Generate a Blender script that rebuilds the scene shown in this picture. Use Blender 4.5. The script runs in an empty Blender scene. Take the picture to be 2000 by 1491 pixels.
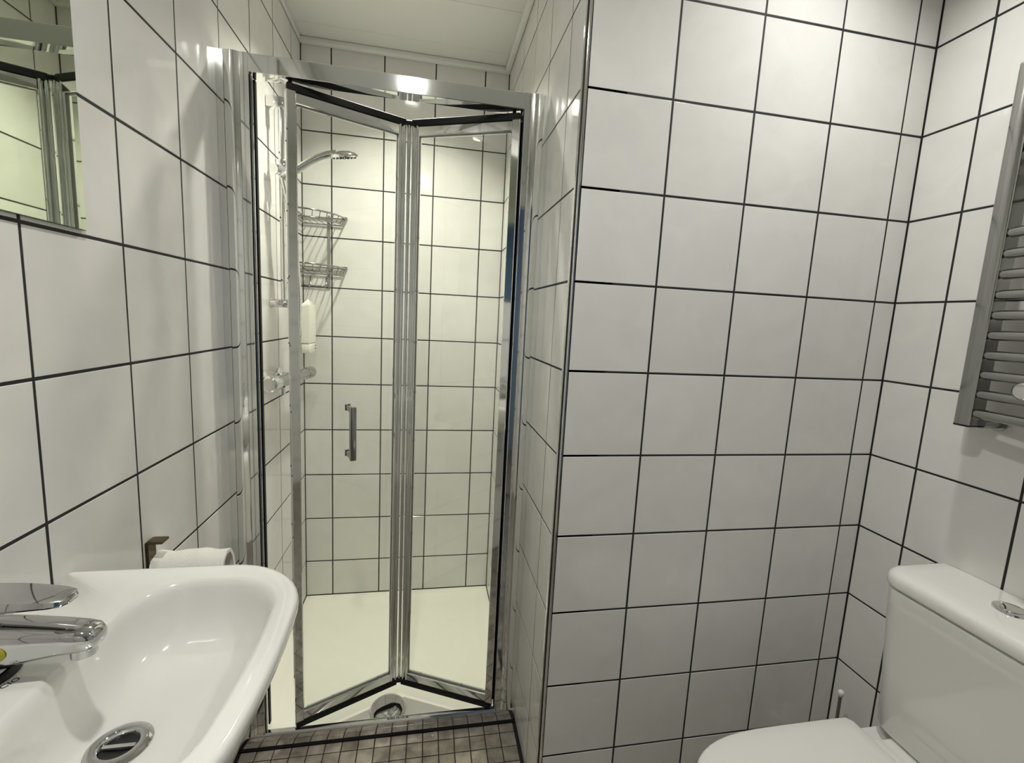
import bpy, bmesh, math, random
from mathutils import Vector, Matrix

random.seed(7)
SC = bpy.context.scene
COL = SC.collection
PI = math.pi

# ------------------------------------------------------------------ camera
cam_d = bpy.data.cameras.new('camera')
cam = bpy.data.objects.new('camera', cam_d)
COL.objects.link(cam)
SC.camera = cam
cam_d.sensor_fit = 'HORIZONTAL'
cam_d.sensor_width = 36.0
cam_d.lens = 889.0621 / 2000.0 * 36.0
cam_d.clip_start = 0.01
RR = ((0.982718, -0.1780296, 0.05070304),
      (0.02526192, -0.14236346, -0.98949203),
      (0.18337713, 0.97367248, -0.13540576))
m = Matrix.Identity(4)
for i in range(3):
    m[i][0] = RR[0][i]
    m[i][1] = -RR[1][i]
    m[i][2] = -RR[2][i]
m.translation = Vector((0.507, -0.98841, 1.27685))
cam.matrix_world = m

# ------------------------------------------------------------------ world, lights, exposure
world = bpy.data.worlds.new('world')
SC.world = world
world.use_nodes = True
world.node_tree.nodes['Background'].inputs[0].default_value = (0.5, 0.55, 0.6, 1)
world.node_tree.nodes['Background'].inputs[1].default_value = 0.05
SC.view_settings.view_transform = 'Standard'
SC.view_settings.look = 'None'
SC.view_settings.gamma = 1.0
SC.view_settings.exposure = 0.20
SC.view_settings.use_curve_mapping = False

CEIL = 2.295
# recessed ceiling lamps: x, y, watts, colour
DOWNLIGHTS = [
    ('shower', 0.40, 0.61, 6.0, (1.0, 0.985, 0.84), 112),
    ('toilet', 1.31, -0.305, 3.0, (1.0, 0.985, 0.94), 125),
    ('basin', 0.41, -0.675, 6.0, (1.0, 0.985, 0.94), 160),
]
for nm, lx, ly, w, c, spr in DOWNLIGHTS:
    ld = bpy.data.lights.new('downlight_lamp_' + nm, 'AREA')
    ld.shape = 'DISK'
    ld.size = 0.06
    ld.energy = w
    ld.color = c
    ld.spread = math.radians(spr)
    lo = bpy.data.objects.new('downlight_lamp_' + nm, ld)
    lo.location = (lx, ly, CEIL - 0.006)
    COL.objects.link(lo)
# daylight in the hall outside the doorway behind the camera
ld = bpy.data.lights.new('hall_daylight', 'AREA')
ld.shape = 'RECTANGLE'
ld.size = 0.9
ld.size_y = 1.1
ld.energy = 1.8
ld.color = (0.55, 0.75, 1.0)
lo = bpy.data.objects.new('hall_daylight', ld)
lo.location = (2.25, -2.2, 1.5)
lo.rotation_euler = (0, PI / 2, 0)
COL.objects.link(lo)

# ------------------------------------------------------------------ helpers
def tag(o, label=None, cat=None, group=None, kind=None):
    if label: o['label'] = label
    if cat: o['category'] = cat
    if group: o['group'] = group
    if kind: o['kind'] = kind
    return o

def empty(name, loc=(0, 0, 0)):
    o = bpy.data.objects.new(name, None)
    o.location = loc
    o.empty_display_size = 0.05
    COL.objects.link(o)
    return o

def link(name, me, mat=None, parent=None, loc=None):
    o = bpy.data.objects.new(name, me)
    COL.objects.link(o)
    if mat is not None and len(me.materials) == 0:
        me.materials.append(mat)
    if parent is not None:
        o.parent = parent
        # meshes are written in world coordinates: undo the parent's place
        p = parent
        off = Vector((0, 0, 0))
        while p is not None:
            off += p.location
            p = p.parent
        o.location = -off
    if loc is not None:
        o.location = Vector(o.location) + Vector(loc)
    return o

def bm_obj(name, bm, mat, parent=None, smooth=False, angle=None):
    me = bpy.data.meshes.new(name)
    bmesh.ops.recalc_face_normals(bm, faces=bm.faces)
    bm.to_mesh(me)
    bm.free()
    if smooth:
        for p in me.polygons: p.use_smooth = True
        if angle is not None:
            me.set_sharp_from_angle(angle=math.radians(angle))
    return link(name, me, mat, parent)

def box(bm, x0, x1, y0, y1, z0, z1, bev=0.0, seg=2, mat4=None):
    r = bmesh.ops.create_cube(bm, size=1.0)
    vs = r['verts']
    for v in vs:
        v.co = Vector(((x0 + x1) / 2 + v.co.x * (x1 - x0), (y0 + y1) / 2 + v.co.y * (y1 - y0), (z0 + z1) / 2 + v.co.z * (z1 - z0)))
    if bev > 0:
        es = list({e for v in vs for e in v.link_edges})
        r2 = bmesh.ops.bevel(bm, geom=es, offset=bev, segments=seg, affect='EDGES', profile=0.5)
        vs = list({v for f in r2['faces'] for v in f.verts} | {v for v in vs if v.is_valid})
    if mat4 is not None:
        for v in vs: v.co = mat4 @ v.co
    return vs

def tube(bm, pts, r, n=10, cap=True):
    pts = [Vector(p) for p in pts]
    rs = r if isinstance(r, (list, tuple)) else [r] * len(pts)
    rings = []
    up = None
    for i, p in enumerate(pts):
        if i == 0: d = pts[1] - pts[0]
        elif i == len(pts) - 1: d = pts[-1] - pts[-2]
        else: d = (pts[i + 1] - pts[i]).normalized() + (pts[i] - pts[i - 1]).normalized()
        d.normalize()
        if up is None:
            up = Vector((0, 0, 1)) if abs(d.z) < 0.9 else Vector((1, 0, 0))
        a = (up - d * up.dot(d)).normalized()
        b = d.cross(a)
        up = a
        rings.append([bm.verts.new(p + (a * math.cos(2 * PI * k / n) + b * math.sin(2 * PI * k / n)) * rs[i]) for k in range(n)])
    for i in range(len(rings) - 1):
        for k in range(n):
            bm.faces.new((rings[i][k], rings[i][(k + 1) % n], rings[i + 1][(k + 1) % n], rings[i + 1][k]))
    if cap:
        bm.faces.new(rings[0]); bm.faces.new(list(reversed(rings[-1])))

def lathe(bm, prof, centre, axis='z', n=32):
    c = Vector(centre)
    rings = []
    for r, h in prof:
        if r < 1e-6:
            p = {'z': Vector((0, 0, h)), 'x': Vector((h, 0, 0)), 'y': Vector((0, h, 0))}[axis]
            rings.append([bm.verts.new(c + p)])
        else:
            ring = []
            for k in range(n):
                a = 2 * PI * k / n
                u, v = r * math.cos(a), r * math.sin(a)
                p = {'z': Vector((u, v, h)), 'x': Vector((h, u, v)), 'y': Vector((u, h, v))}[axis]
                ring.append(bm.verts.new(c + p))
            rings.append(ring)
    for a, b in zip(rings[:-1], rings[1:]):
        if len(a) == 1 and len(b) == 1: continue
        for k in range(n):
            if len(a) == 1: bm.faces.new((a[0], b[k], b[(k + 1) % n]))
            elif len(b) == 1: bm.faces.new((a[k], a[(k + 1) % n], b[0]))
            else: bm.faces.new((a[k], a[(k + 1) % n], b[(k + 1) % n], b[k]))

def loft(bm, rings, cap0=True, cap1=True):
    vr = [[bm.verts.new(Vector(p)) for p in ring] for ring in rings]
    n = len(vr[0])
    for a, b in zip(vr[:-1], vr[1:]):
        for k in range(n):
            bm.faces.new((a[k], a[(k + 1) % n], b[(k + 1) % n], b[k]))
    if cap0: bm.faces.new(list(reversed(vr[0])))
    if cap1: bm.faces.new(vr[-1])

def rrect(x0, x1, y0, y1, z, rad, k=8, bow=None):
    """rounded rectangle ring; rad = (x0y0, x1y0, x1y1, x0y1); straight edges subdivided"""
    if not isinstance(rad, (list, tuple)): rad = (rad,) * 4
    cs = [(x0 + rad[0], y0 + rad[0], rad[0], PI), (x1 - rad[1], y0 + rad[1], rad[1], 1.5 * PI),
          (x1 - rad[2], y1 - rad[2], rad[2], 0), (x0 + rad[3], y1 - rad[3], rad[3], 0.5 * PI)]
    corner = []
    for cx, cy, r, a0 in cs:
        corner.append([(cx + r * math.cos(a0 + 0.5 * PI * i / k), cy + r * math.sin(a0 + 0.5 * PI * i / k)) for i in range(k + 1)])
    pts = []
    ne = 6
    for i in range(4):
        pts += corner[i]
        a = corner[i][-1]; b = corner[(i + 1) % 4][0]
        for j in range(1, ne):
            t = j / ne
            pts.append((a[0] + (b[0] - a[0]) * t, a[1] + (b[1] - a[1]) * t))
    out = []
    for x, y in pts:
        if bow: x, y = bow(x, y)
        out.append((x, y, z))
    return out

def extrude_poly(bm, poly, z0, z1):
    loft(bm, [[(x, y, z0) for x, y in poly], [(x, y, z1) for x, y in poly]])

# ------------------------------------------------------------------ materials
def new_mat(name):
    mt = bpy.data.materials.new(name)
    mt.use_nodes = True
    nt = mt.node_tree
    return mt, nt, nt.nodes['Principled BSDF']

def N(nt, t, **kw):
    n = nt.nodes.new(t)
    for k, v in kw.items(): setattr(n, k, v)
    return n

def simple(name, col, rough=0.4, metal=0.0, noise=0.0, nscale=20.0, bump=0.0, bscale=60.0, coat=0.0):
    mt, nt, b = new_mat(name)
    b.inputs['Roughness'].default_value = rough
    b.inputs['Metallic'].default_value = metal
    b.inputs['Coat Weight'].default_value = coat
    tc = N(nt, 'ShaderNodeTexCoord')
    nz = N(nt, 'ShaderNodeTexNoise'); nz.inputs['Scale'].default_value = nscale; nz.inputs['Detail'].default_value = 4
    nt.links.new(tc.outputs['Object'], nz.inputs['Vector'])
    rmp = N(nt, 'ShaderNodeMapRange')
    rmp.inputs['To Min'].default_value = 1 - noise; rmp.inputs['To Max'].default_value = 1 + noise
    nt.links.new(nz.outputs['Fac'], rmp.inputs['Value'])
    mul = N(nt, 'ShaderNodeVectorMath', operation='SCALE')
    mul.inputs[0].default_value = col
    nt.links.new(rmp.outputs['Result'], mul.inputs['Scale'])
    nt.links.new(mul.outputs['Vector'], b.inputs['Base Color'])
    if bump > 0:
        n2 = N(nt, 'ShaderNodeTexNoise'); n2.inputs['Scale'].default_value = bscale; n2.inputs['Detail'].default_value = 3
        nt.links.new(tc.outputs['Object'], n2.inputs['Vector'])
        bp = N(nt, 'ShaderNodeBump'); bp.inputs['Strength'].default_value = 1.0; bp.inputs['Distance'].default_value = bump
        nt.links.new(n2.outputs['Fac'], bp.inputs['Height'])
        nt.links.new(bp.outputs['Normal'], b.inputs['Normal'])
    return mt

def tile_mat(name, base, rough, wave, tint_amt):
    """glazed wall tile: faint cloudy glaze, slow waviness, each tile a little different"""
    mt, nt, b = new_mat(name)
    tc = N(nt, 'ShaderNodeTexCoord')
    oi = N(nt, 'ShaderNodeObjectInfo')
    off = N(nt, 'ShaderNodeVectorMath', operation='SCALE'); off.inputs[0].default_value = (37.0, 91.0, 53.0)
    nt.links.new(oi.outputs['Random'], off.inputs['Scale'])
    add = N(nt, 'ShaderNodeVectorMath', operation='ADD')
    nt.links.new(tc.outputs['Object'], add.inputs[0]); nt.links.new(off.outputs['Vector'], add.inputs[1])
    n1 = N(nt, 'ShaderNodeTexNoise'); n1.inputs['Scale'].default_value = 9; n1.inputs['Detail'].default_value = 5; n1.inputs['Distortion'].default_value = 1.2
    nt.links.new(add.outputs['Vector'], n1.inputs['Vector'])
    cr = N(nt, 'ShaderNodeValToRGB')
    cr.color_ramp.elements[0].position = 0.3; cr.color_ramp.elements[0].color = (base[0] * (1 - tint_amt), base[1] * (1 - tint_amt), base[2] * (1 - tint_amt), 1)
    cr.color_ramp.elements[1].position = 0.7; cr.color_ramp.elements[1].color = (*base, 1)
    nt.links.new(n1.outputs['Fac'], cr.inputs['Fac'])
    mr = N(nt, 'ShaderNodeMapRange'); mr.inputs['To Min'].default_value = 0.96; mr.inputs['To Max'].default_value = 1.03
    nt.links.new(oi.outputs['Random'], mr.inputs['Value'])
    sc = N(nt, 'ShaderNodeVectorMath', operation='SCALE')
    nt.links.new(cr.outputs['Color'], sc.inputs[0]); nt.links.new(mr.outputs['Result'], sc.inputs['Scale'])
    nt.links.new(sc.outputs['Vector'], b.inputs['Base Color'])
    b.inputs['Roughness'].default_value = rough
    n2 = N(nt, 'ShaderNodeTexNoise'); n2.inputs['Scale'].default_value = 14; n2.inputs['Detail'].default_value = 1
    nt.links.new(add.outputs['Vector'], n2.inputs['Vector'])
    bp = N(nt, 'ShaderNodeBump'); bp.inputs['Distance'].default_value = wave; bp.inputs['Strength'].default_value = 1
    nt.links.new(n2.outputs['Fac'], bp.inputs['Height'])
    nt.links.new(bp.outputs['Normal'], b.inputs['Normal'])
    return mt

def glass_mat(name, tint):
    mt = bpy.data.materials.new(name); mt.use_nodes = True
    nt = mt.node_tree; nt.nodes.clear()
    out = N(nt, 'ShaderNodeOutputMaterial'); mx = N(nt, 'ShaderNodeMixShader')
    tr = N(nt, 'ShaderNodeBsdfTransparent'); tr.inputs['Color'].default_value = (*tint, 1)
    gl = N(nt, 'ShaderNodeBsdfGlossy'); gl.inputs['Roughness'].default_value = 0.02; gl.inputs['Color'].default_value = (1, 1, 1, 1)
    # Schlick reflectance, the same on both faces of the sheet
    geo = N(nt, 'ShaderNodeNewGeometry')
    dt = N(nt, 'ShaderNodeVectorMath', operation='DOT_PRODUCT')
    nt.links.new(geo.outputs['Normal'], dt.inputs[0]); nt.links.new(geo.outputs['Incoming'], dt.inputs[1])
    ab = N(nt, 'ShaderNodeMath', operation='ABSOLUTE'); nt.links.new(dt.outputs['Value'], ab.inputs[0])
    om = N(nt, 'ShaderNodeMath', operation='SUBTRACT'); om.inputs[0].default_value = 1.0; nt.links.new(ab.outputs[0], om.inputs[1])
    pw = N(nt, 'ShaderNodeMath', operation='POWER'); pw.inputs[1].default_value = 5.0; nt.links.new(om.outputs[0], pw.inputs[0])
    fr = N(nt, 'ShaderNodeMath', operation='MULTIPLY_ADD'); fr.inputs[1].default_value = 0.96; fr.inputs[2].default_value = 0.03; nt.links.new(pw.outputs[0], fr.inputs[0])
    nt.links.new(fr.outputs[0], mx.inputs['Fac']); nt.links.new(tr.outputs[0], mx.inputs[1]); nt.links.new(gl.outputs[0], mx.inputs[2])
    nt.links.new(mx.outputs[0], out.inputs['Surface'])
    return mt

def emit_mat(name, col, s):
    mt, nt, b = new_mat(name)
    b.inputs['Base Color'].default_value = (0.8, 0.8, 0.8, 1)
    b.inputs['Emission Color'].default_value = (*col, 1)
    b.inputs['Emission Strength'].default_value = s
    return mt

def mosaic_mat():
    mt, nt, b = new_mat('floor_mosaic')
    tc = N(nt, 'ShaderNodeTexCoord'); oi = N(nt, 'ShaderNodeObjectInfo')
    n1 = N(nt, 'ShaderNodeTexNoise'); n1.inputs['Scale'].default_value = 26; n1.inputs['Detail'].default_value = 4
    geo = N(nt, 'ShaderNodeNewGeometry')
    nt.links.new(geo.outputs['Position'], n1.inputs['Vector'])
    cr = N(nt, 'ShaderNodeValToRGB')
    cr.color_ramp.elements[0].position = 0.3; cr.color_ramp.elements[0].color = (0.26, 0.225, 0.19, 1)
    cr.color_ramp.elements[1].position = 0.75; cr.color_ramp.elements[1].color = (0.55, 0.50, 0.43, 1)
    nt.links.new(n1.outputs['Fac'], cr.inputs['Fac'])
    mr = N(nt, 'ShaderNodeMapRange'); mr.inputs['To Min'].default_value = 0.8; mr.inputs['To Max'].default_value = 1.2
    nt.links.new(oi.outputs['Random'], mr.inputs['Value'])
    sc = N(nt, 'ShaderNodeVectorMath', operation='SCALE')
    nt.links.new(cr.outputs['Color'], sc.inputs[0]); nt.links.new(mr.outputs['Result'], sc.inputs['Scale'])
    nt.links.new(sc.outputs['Vector'], b.inputs['Base Color'])
    b.inputs['Roughness'].default_value = 0.28
    b.inputs['Metallic'].default_value = 0.55
    n2 = N(nt, 'ShaderNodeTexNoise'); n2.inputs['Scale'].default_value = 45; n2.inputs['Detail'].default_value = 2
    nt.links.new(geo.outputs['Position'], n2.inputs['Vector'])
    bp = N(nt, 'ShaderNodeBump'); bp.inputs['Distance'].default_value = 0.0012
    nt.links.new(n2.outputs['Fac'], bp.inputs['Height']); nt.links.new(bp.outputs['Normal'], b.inputs['Normal'])
    return mt

M_TILE = tile_mat('white_glazed_tile', (0.80, 0.79, 0.762), 0.10, 0.0010, 0.06)
M_GROUT = simple('black_grout', (0.012, 0.012, 0.014), 0.7, 0, 0.3, 80)
M_PVC = simple('white_ceiling_panel', (0.80, 0.80, 0.76), 0.35, 0, 0.02, 6)
M_MOSAIC = mosaic_mat()
M_CHROME = simple('polished_chrome', (0.80, 0.80, 0.79), 0.07, 1.0, 0.02, 30)
M_TAP = simple('chrome_dark_reflections', (0.56, 0.56, 0.56), 0.05, 1.0, 0.02, 30)  # chrome darkened: reflections of the dim surroundings are put into its colour
M_SATIN = simple('silver_anodised_frame', (0.84, 0.85, 0.83), 0.06, 1.0, 0.02, 30, 0.00005, 25)
M_DULL = simple('brushed_chrome_radiator', (0.38, 0.38, 0.368), 0.14, 1.0, 0.04, 40)
M_JAMB = simple('blue_black_reflection', (0.012, 0.020, 0.032), 0.25, 0, 0.2, 50)  # blue-black stands in for the dark reflection on the jamb's inner face
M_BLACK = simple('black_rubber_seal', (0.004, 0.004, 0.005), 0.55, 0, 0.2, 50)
M_CERAMIC = simple('white_ceramic', (0.80, 0.795, 0.76), 0.08, 0, 0.01, 6, 0, 60, 0.4)
M_SEATP = simple('white_seat_plastic', (0.80, 0.79, 0.75), 0.22, 0, 0.01, 10)
M_TRAY = simple('cream_shower_tray', (0.88, 0.87, 0.78), 0.25, 0, 0.02, 9, 0.0006, 18)
M_PLASTIC = simple('white_plastic', (0.85, 0.84, 0.76), 0.3, 0, 0.01, 20)
M_GLASS = glass_mat('door_glass', (0.985, 0.995, 0.98))
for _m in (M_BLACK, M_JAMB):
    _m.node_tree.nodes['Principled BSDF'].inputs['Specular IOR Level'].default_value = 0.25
M_MIRROR = simple('mirror_silvering', (0.66, 0.71, 0.59), 0.015, 1.0, 0.0)
M_MEDGE = simple('mirror_edge', (0.10, 0.14, 0.12), 0.3, 0, 0.1)
M_TOWEL = simple('white_terry_towel', (0.87, 0.85, 0.80), 0.95, 0, 0.04, 300, 0.0012, 500)
M_BRONZE = simple('aged_bronze_metal', (0.13, 0.10, 0.06), 0.25, 1.0, 0.3, 60)
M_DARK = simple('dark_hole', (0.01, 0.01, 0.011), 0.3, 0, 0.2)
M_GASKET = simple('grey_gasket', (0.12, 0.12, 0.115), 0.4, 0, 0.1)
M_INK = simple('black_print', (0.015, 0.015, 0.018), 0.5, 0, 0.1)
M_YELLOW = simple('yellow_dot', (0.45, 0.40, 0.02), 0.4, 0, 0.2, 200)
M_LENS = emit_mat('lamp_lens', (1.0, 0.96, 0.86), 25.0)
M_PAINT = simple('hall_paint', (0.42, 0.52, 0.66), 0.8, 0, 0.03, 3)
M_WOOD = simple('white_door_paint', (0.72, 0.72, 0.70), 0.45, 0, 0.02, 8)
M_HFLOOR = simple('hall_floor_boards', (0.30, 0.24, 0.18), 0.5, 0, 0.2, 12)

# ------------------------------------------------------------------ the room shell
XR, XC, YB, YR = 0.811, 1.679, 1.025, -1.55   # passage wall, right wall, shower back wall, wall behind the camera
GAP = 0.0048
PROUD = 0.0007
ZJ = [0.0045] + [0.167 + 0.2 * k for k in range(11)] + [CEIL - 0.001]

def slab(name, x0, x1, y0, y1, z0, z1, mat):
    bm = bmesh.new(); box(bm, x0, x1, y0, y1, z0, z1)
    return tag(bm_obj(name, bm, mat), kind='structure')

_tile_cache = {}
def tile_mesh(w, h, t, bev, name, mat):
    key = (round(w, 4), round(h, 4), name)
    if key in _tile_cache: return _tile_cache[key]
    a, b, c = w / 2, h / 2, bev
    vs = [(-a, -b, 0), (a, -b, 0), (a, b, 0), (-a, b, 0),
          (-a, -b, t - c * 0.7), (a, -b, t - c * 0.7), (a, b, t - c * 0.7), (-a, b, t - c * 0.7),
          (-a + c * .4, -b + c * .4, t - c * .2), (a - c * .4, -b + c * .4, t - c * .2), (a - c * .4, b - c * .4, t - c * .2), (-a + c * .4, b - c * .4, t - c * .2),
          (-a + c, -b + c, t), (a - c, -b + c, t), (a - c, b - c, t), (-a + c, b - c, t)]
    fs = [(12, 13, 14, 15)]
    for r in (0, 4, 8):
        for k in range(4):
            k2 = (k + 1) % 4
            fs.append((r + k, r + k2, r + 4 + k2, r + 4 + k))
    me = bpy.data.meshes.new(name)
    me.from_pydata(vs, [], fs); me.update()
    me.materials.append(mat)
    _tile_cache[key] = me
    return me

def tile_wall(wall, origin, udir, ndir, us, zs):
    """us: joint positions along udir (first and last are wall ends); tiles become children of the wall"""
    u, n = Vector(udir), Vector(ndir)
    v = Vector((0, 0, 1))
    if u.cross(v).dot(n) < 0: uu = -u
    else: uu = u
    rot = Matrix((uu, v, n)).transposed().to_4x4()
    for i in range(len(us) - 1):
        for j in range(len(zs) - 1):
            w = us[i + 1] - us[i] - GAP
            h = zs[j + 1] - zs[j] - GAP
            if w < 0.006 or h < 0.006: continue
            me = tile_mesh(w, h, PROUD + 0.0015, 0.0009, 'tile', M_TILE)
            o = bpy.data.objects.new('tile', me)
            COL.objects.link(o)
            o.parent = wall
            p = Vector(origin) + u * ((us[i] + us[i + 1]) / 2) + v * ((zs[j] + zs[j + 1]) / 2) - n * (PROUD + 0.0015)
            jit = Matrix.Rotation(random.uniform(-.0025, .0025), 4, 'X') @ Matrix.Rotation(random.uniform(-.0025, .0025), 4, 'Y')
            o.matrix_local = Matrix.Translation(p) @ rot @ jit

def joints(a, b, first, step=0.2):
    """ends a<b and joints first+k*step between"""
    out = [a]
    k = math.ceil((a - first) / step - 1e-6)
    while first + k * step < b - 0.004:
        if first + k * step > a + 0.004: out.append(first + k * step)
        k += 1
    return out + [b]

TH = 0.06
wl = slab('wall_left', -TH, -PROUD, YR, YB + TH, -0.06, CEIL + .02, M_GROUT)
tile_wall(wl, (0, 0, 0), (0, 1, 0), (1, 0, 0), joints(YR, YB, -0.295), ZJ)
wb = slab('wall_back', -PROUD, XR + PROUD, YB + PROUD, YB + TH, -0.06, CEIL + .02, M_GROUT)
tile_wall(wb, (0, YB, 0), (1, 0, 0), (0, -1, 0), joints(0, XR, 0.112), ZJ)
wp = slab('wall_passage', XR + PROUD, XR + 0.10, PROUD, YB + TH, -0.06, CEIL + .02, M_GROUT)
tile_wall(wp, (XR, 0, 0), (0, 1, 0), (-1, 0, 0), joints(0.009, YB, 0.113), ZJ)
wn = slab('wall_nook', XR + 0.10, XC + TH, PROUD, 0.10, -0.06, CEIL + .02, M_GROUT)
tile_wall(wn, (0, 0, 0), (1, 0, 0), (0, -1, 0), joints(0.8215, XC, 1.0177), ZJ)
wr = slab('wall_right', XC + PROUD, XC + TH, YR, PROUD, -0.06, CEIL + .02, M_GROUT)
tile_wall(wr, (XC, 0, 0), (0, 1, 0), (-1, 0, 0), joints(YR, 0, -0.117), ZJ)
# grout web that fills the slab between passage and nook faces
bm = bmesh.new(); box(bm, XR + 0.004, XR + 0.1005, PROUD, 0.02, -0.06, CEIL + .02)
bm_obj('grout_web', bm, M_GROUT, wn)

# wall behind the camera, with the doorway the photographer stands before
DX0, DX1, DZ = 0.58, 1.28, 2.02
def brick_wall_mat():
    mt, nt, b = new_mat('rear_wall_tile')
    geo = N(nt, 'ShaderNodeNewGeometry')
    sep = N(nt, 'ShaderNodeSeparateXYZ'); nt.links.new(geo.outputs['Position'], sep.inputs[0])
    com = N(nt, 'ShaderNodeCombineXYZ'); nt.links.new(sep.outputs['X'], com.inputs['X']); nt.links.new(sep.outputs['Z'], com.inputs['Y'])
    add = N(nt, 'ShaderNodeVectorMath', operation='ADD'); add.inputs[1].default_value = (0.0, 0.033, 0)
    nt.links.new(com.outputs[0], add.inputs[0])
    br = N(nt, 'ShaderNodeTexBrick'); br.offset = 0.0
    br.inputs['Scale'].default_value = 1.0
    br.inputs['Brick Width'].default_value = 0.2; br.inputs['Row Height'].default_value = 0.2; br.inputs['Mortar Size'].default_value = 0.002
    br.inputs['Color1'].default_value = (.8, .8, .765, 1); br.inputs['Color2'].default_value = (.77, .77, .74, 1); br.inputs['Mortar'].default_value = (.015, .015, .015, 1)
    nt.links.new(add.outputs[0], br.inputs['Vector']); nt.links.new(br.outputs['Color'], b.inputs['Base Color'])
    b.inputs['Roughness'].default_value = 0.12
    return mt
M_REAR = brick_wall_mat()
bm = bmesh.new()
box(bm, -TH, DX0, YR - TH, YR, -0.06, CEIL + .02)
box(bm, DX1, XC + TH, YR - TH, YR, -0.06, CEIL + .02)
box(bm, DX0, DX1, YR - TH, YR, DZ, CEIL + .02)
tag(bm_obj('wall_front', bm, M_REAR), kind='structure')
bm = bmesh.new()
for x0, x1 in ((DX0 - .05, DX0), (DX1, DX1 + .05)):
    box(bm, x0, x1, YR, YR + 0.012, 0.0, DZ + .05, .003)
box(bm, DX0, DX1, YR, YR + 0.012, DZ, DZ + .05, .003)
tag(bm_obj('door_1', bm, M_WOOD), kind='structure')
# hall seen only as a bluish reflection in the chrome
bm = bmesh.new()
HX0, HX1, HY = 0.1, 2.3, -2.75
box(bm, HX0, HX1, HY - .05, HY, -0.06, 2.4)
box(bm, HX0 - .05, HX0, HY, YR - TH, -0.06, 2.4)
box(bm, HX1, HX1 + .05, HY, YR - TH, -0.06, 2.4)
box(bm, XC + TH, HX1, YR - TH - .01, YR - TH + .04, -0.06, 2.4)
tag(bm_obj('wall_hall', bm, M_PAINT), kind='structure')
slab('floor_hall', HX0, HX1, HY, YR - TH, -0.06, 0.0, M_HFLOOR)
slab('ceiling_hall', HX0, HX1, HY, YR - TH, 2.4, 2.45, M_WOOD)

# chrome corner trim of the nook, quarter round
bm = bmesh.new()
poly = [(XR - .0005, 0.0095)]
for i in range(9):
    a = PI + 0.5 * PI * i / 8
    poly.append((XR + 0.0105 + 0.0118 * math.cos(a), 0.0100 + 0.0110 * math.sin(a)))
poly += [(XR + 0.0115, 0.004), (XR + 0.004, 0.010)]
extrude_poly(bm, poly, 0.003, CEIL)
tag(bm_obj('trim_1', bm, M_SATIN, None, True, 40), kind='structure')

# ceiling: wide plastic panels with a shallow groove between, white bead along the shower walls
bm = bmesh.new()
box(bm, -TH, XC + TH, YR - TH, YB + TH, CEIL + 0.006, CEIL + .05)
ceil = tag(bm_obj('ceiling', bm, M_PVC), kind='structure')
yj = [YR + .001] + [0.667 - 0.25 * k for k in range(8, -1, -1)] + [0.917, YB]
for y0, y1 in zip(yj[:-1], yj[1:]):
    if y1 - y0 < .01: continue
    x1 = XR if y0 > -0.02 else XC
    if y0 < 0 < y1:
        bm = bmesh.new(); box(bm, 0, XR, y0 + .0008, y1 - .0008, CEIL, CEIL + .0065, .0012, 1)
        bm_obj('ceiling_panel', bm, M_PVC, ceil)
        bm = bmesh.new(); box(bm, XR + .0006, XC, y0 + .0008, 0, CEIL, CEIL + .0065, .0012, 1)
        bm_obj('ceiling_panel', bm, M_PVC, ceil)
        continue
    bm = bmesh.new(); box(bm, 0, x1, y0 + .0008, y1 - .0008, CEIL, CEIL + .0065, .0012, 1)
    bm_obj('ceiling_panel', bm, M_PVC, ceil)
def bead(name, x0, x1, y0, y1):
    bm = bmesh.new(); box(bm, x0, x1, y0, y1, CEIL - .022, CEIL - .0002, .006, 3)
    tag(bm_obj(name, bm, M_PVC, None, True, 50), kind='structure')
bead('trim_2', 0.0, XR, YB - .024, YB - .0002)
bead('trim_3', XR - .022, XR - .0002, 0.012, YB - .0245)
bead('trim_4', 0.0002, 0.008, YR + .001, YB - .0245)

# floor: black grout bed with metal-look mosaic
bm = bmesh.new()
box(bm, -TH, XC + TH, YR - TH, 0.30, -0.06, -0.0015)
fl = tag(bm_obj('floor', bm, M_GROUT), kind='structure')
P = 0.04705
jx = [0.0035 + P * k for k in range(-1, 37)]
jy = [0.2425 - P * k for k in range(0, 39)]
xs = [(max(a, 0.007), min(b, XC - .006)) for a, b in zip(jx[:-1], jx[1:])]
ys = [(0.2425, 0.2745)] + [(max(b, YR + .004), a) for a, b in zip(jy[:-1], jy[1:])]
stuff = bmesh.new()
for (y0, y1) in ys:
    for (x0, x1) in xs:
        if y1 > 0 and x1 > XR - .006: x1c = XR - .008
        else: x1c = x1
        w, h = x1c - x0 - .0026, y1 - y0 - .0026
        if w < .006 or h < .006: continue
        cx, cy = (x0 + x1c) / 2, (y0 + y1) / 2
        if y0 < 0 < y1 and cx > XR - .02: continue
        if y0 > -0.08 and x0 < 0.80:
            me = tile_mesh(w, h, 0.003, 0.001, 'mosaic_tile', M_MOSAIC)
            o = bpy.data.objects.new('mosaic_tile', me); COL.objects.link(o); o.parent = fl
            o.matrix_local = Matrix.Translation((cx, cy, -0.003)) @ Matrix.Rotation(random.gauss(0, .012), 4, 'X') @ Matrix.Rotation(random.gauss(0, .012), 4, 'Y')
        else:
            box(stuff, cx - w / 2, cx + w / 2, cy - h / 2, cy + h / 2, -0.003, 0.0)
o = bm_obj('mosaic_tiles', stuff, M_MOSAIC, fl)
o['kind'] = 'stuff'

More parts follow.
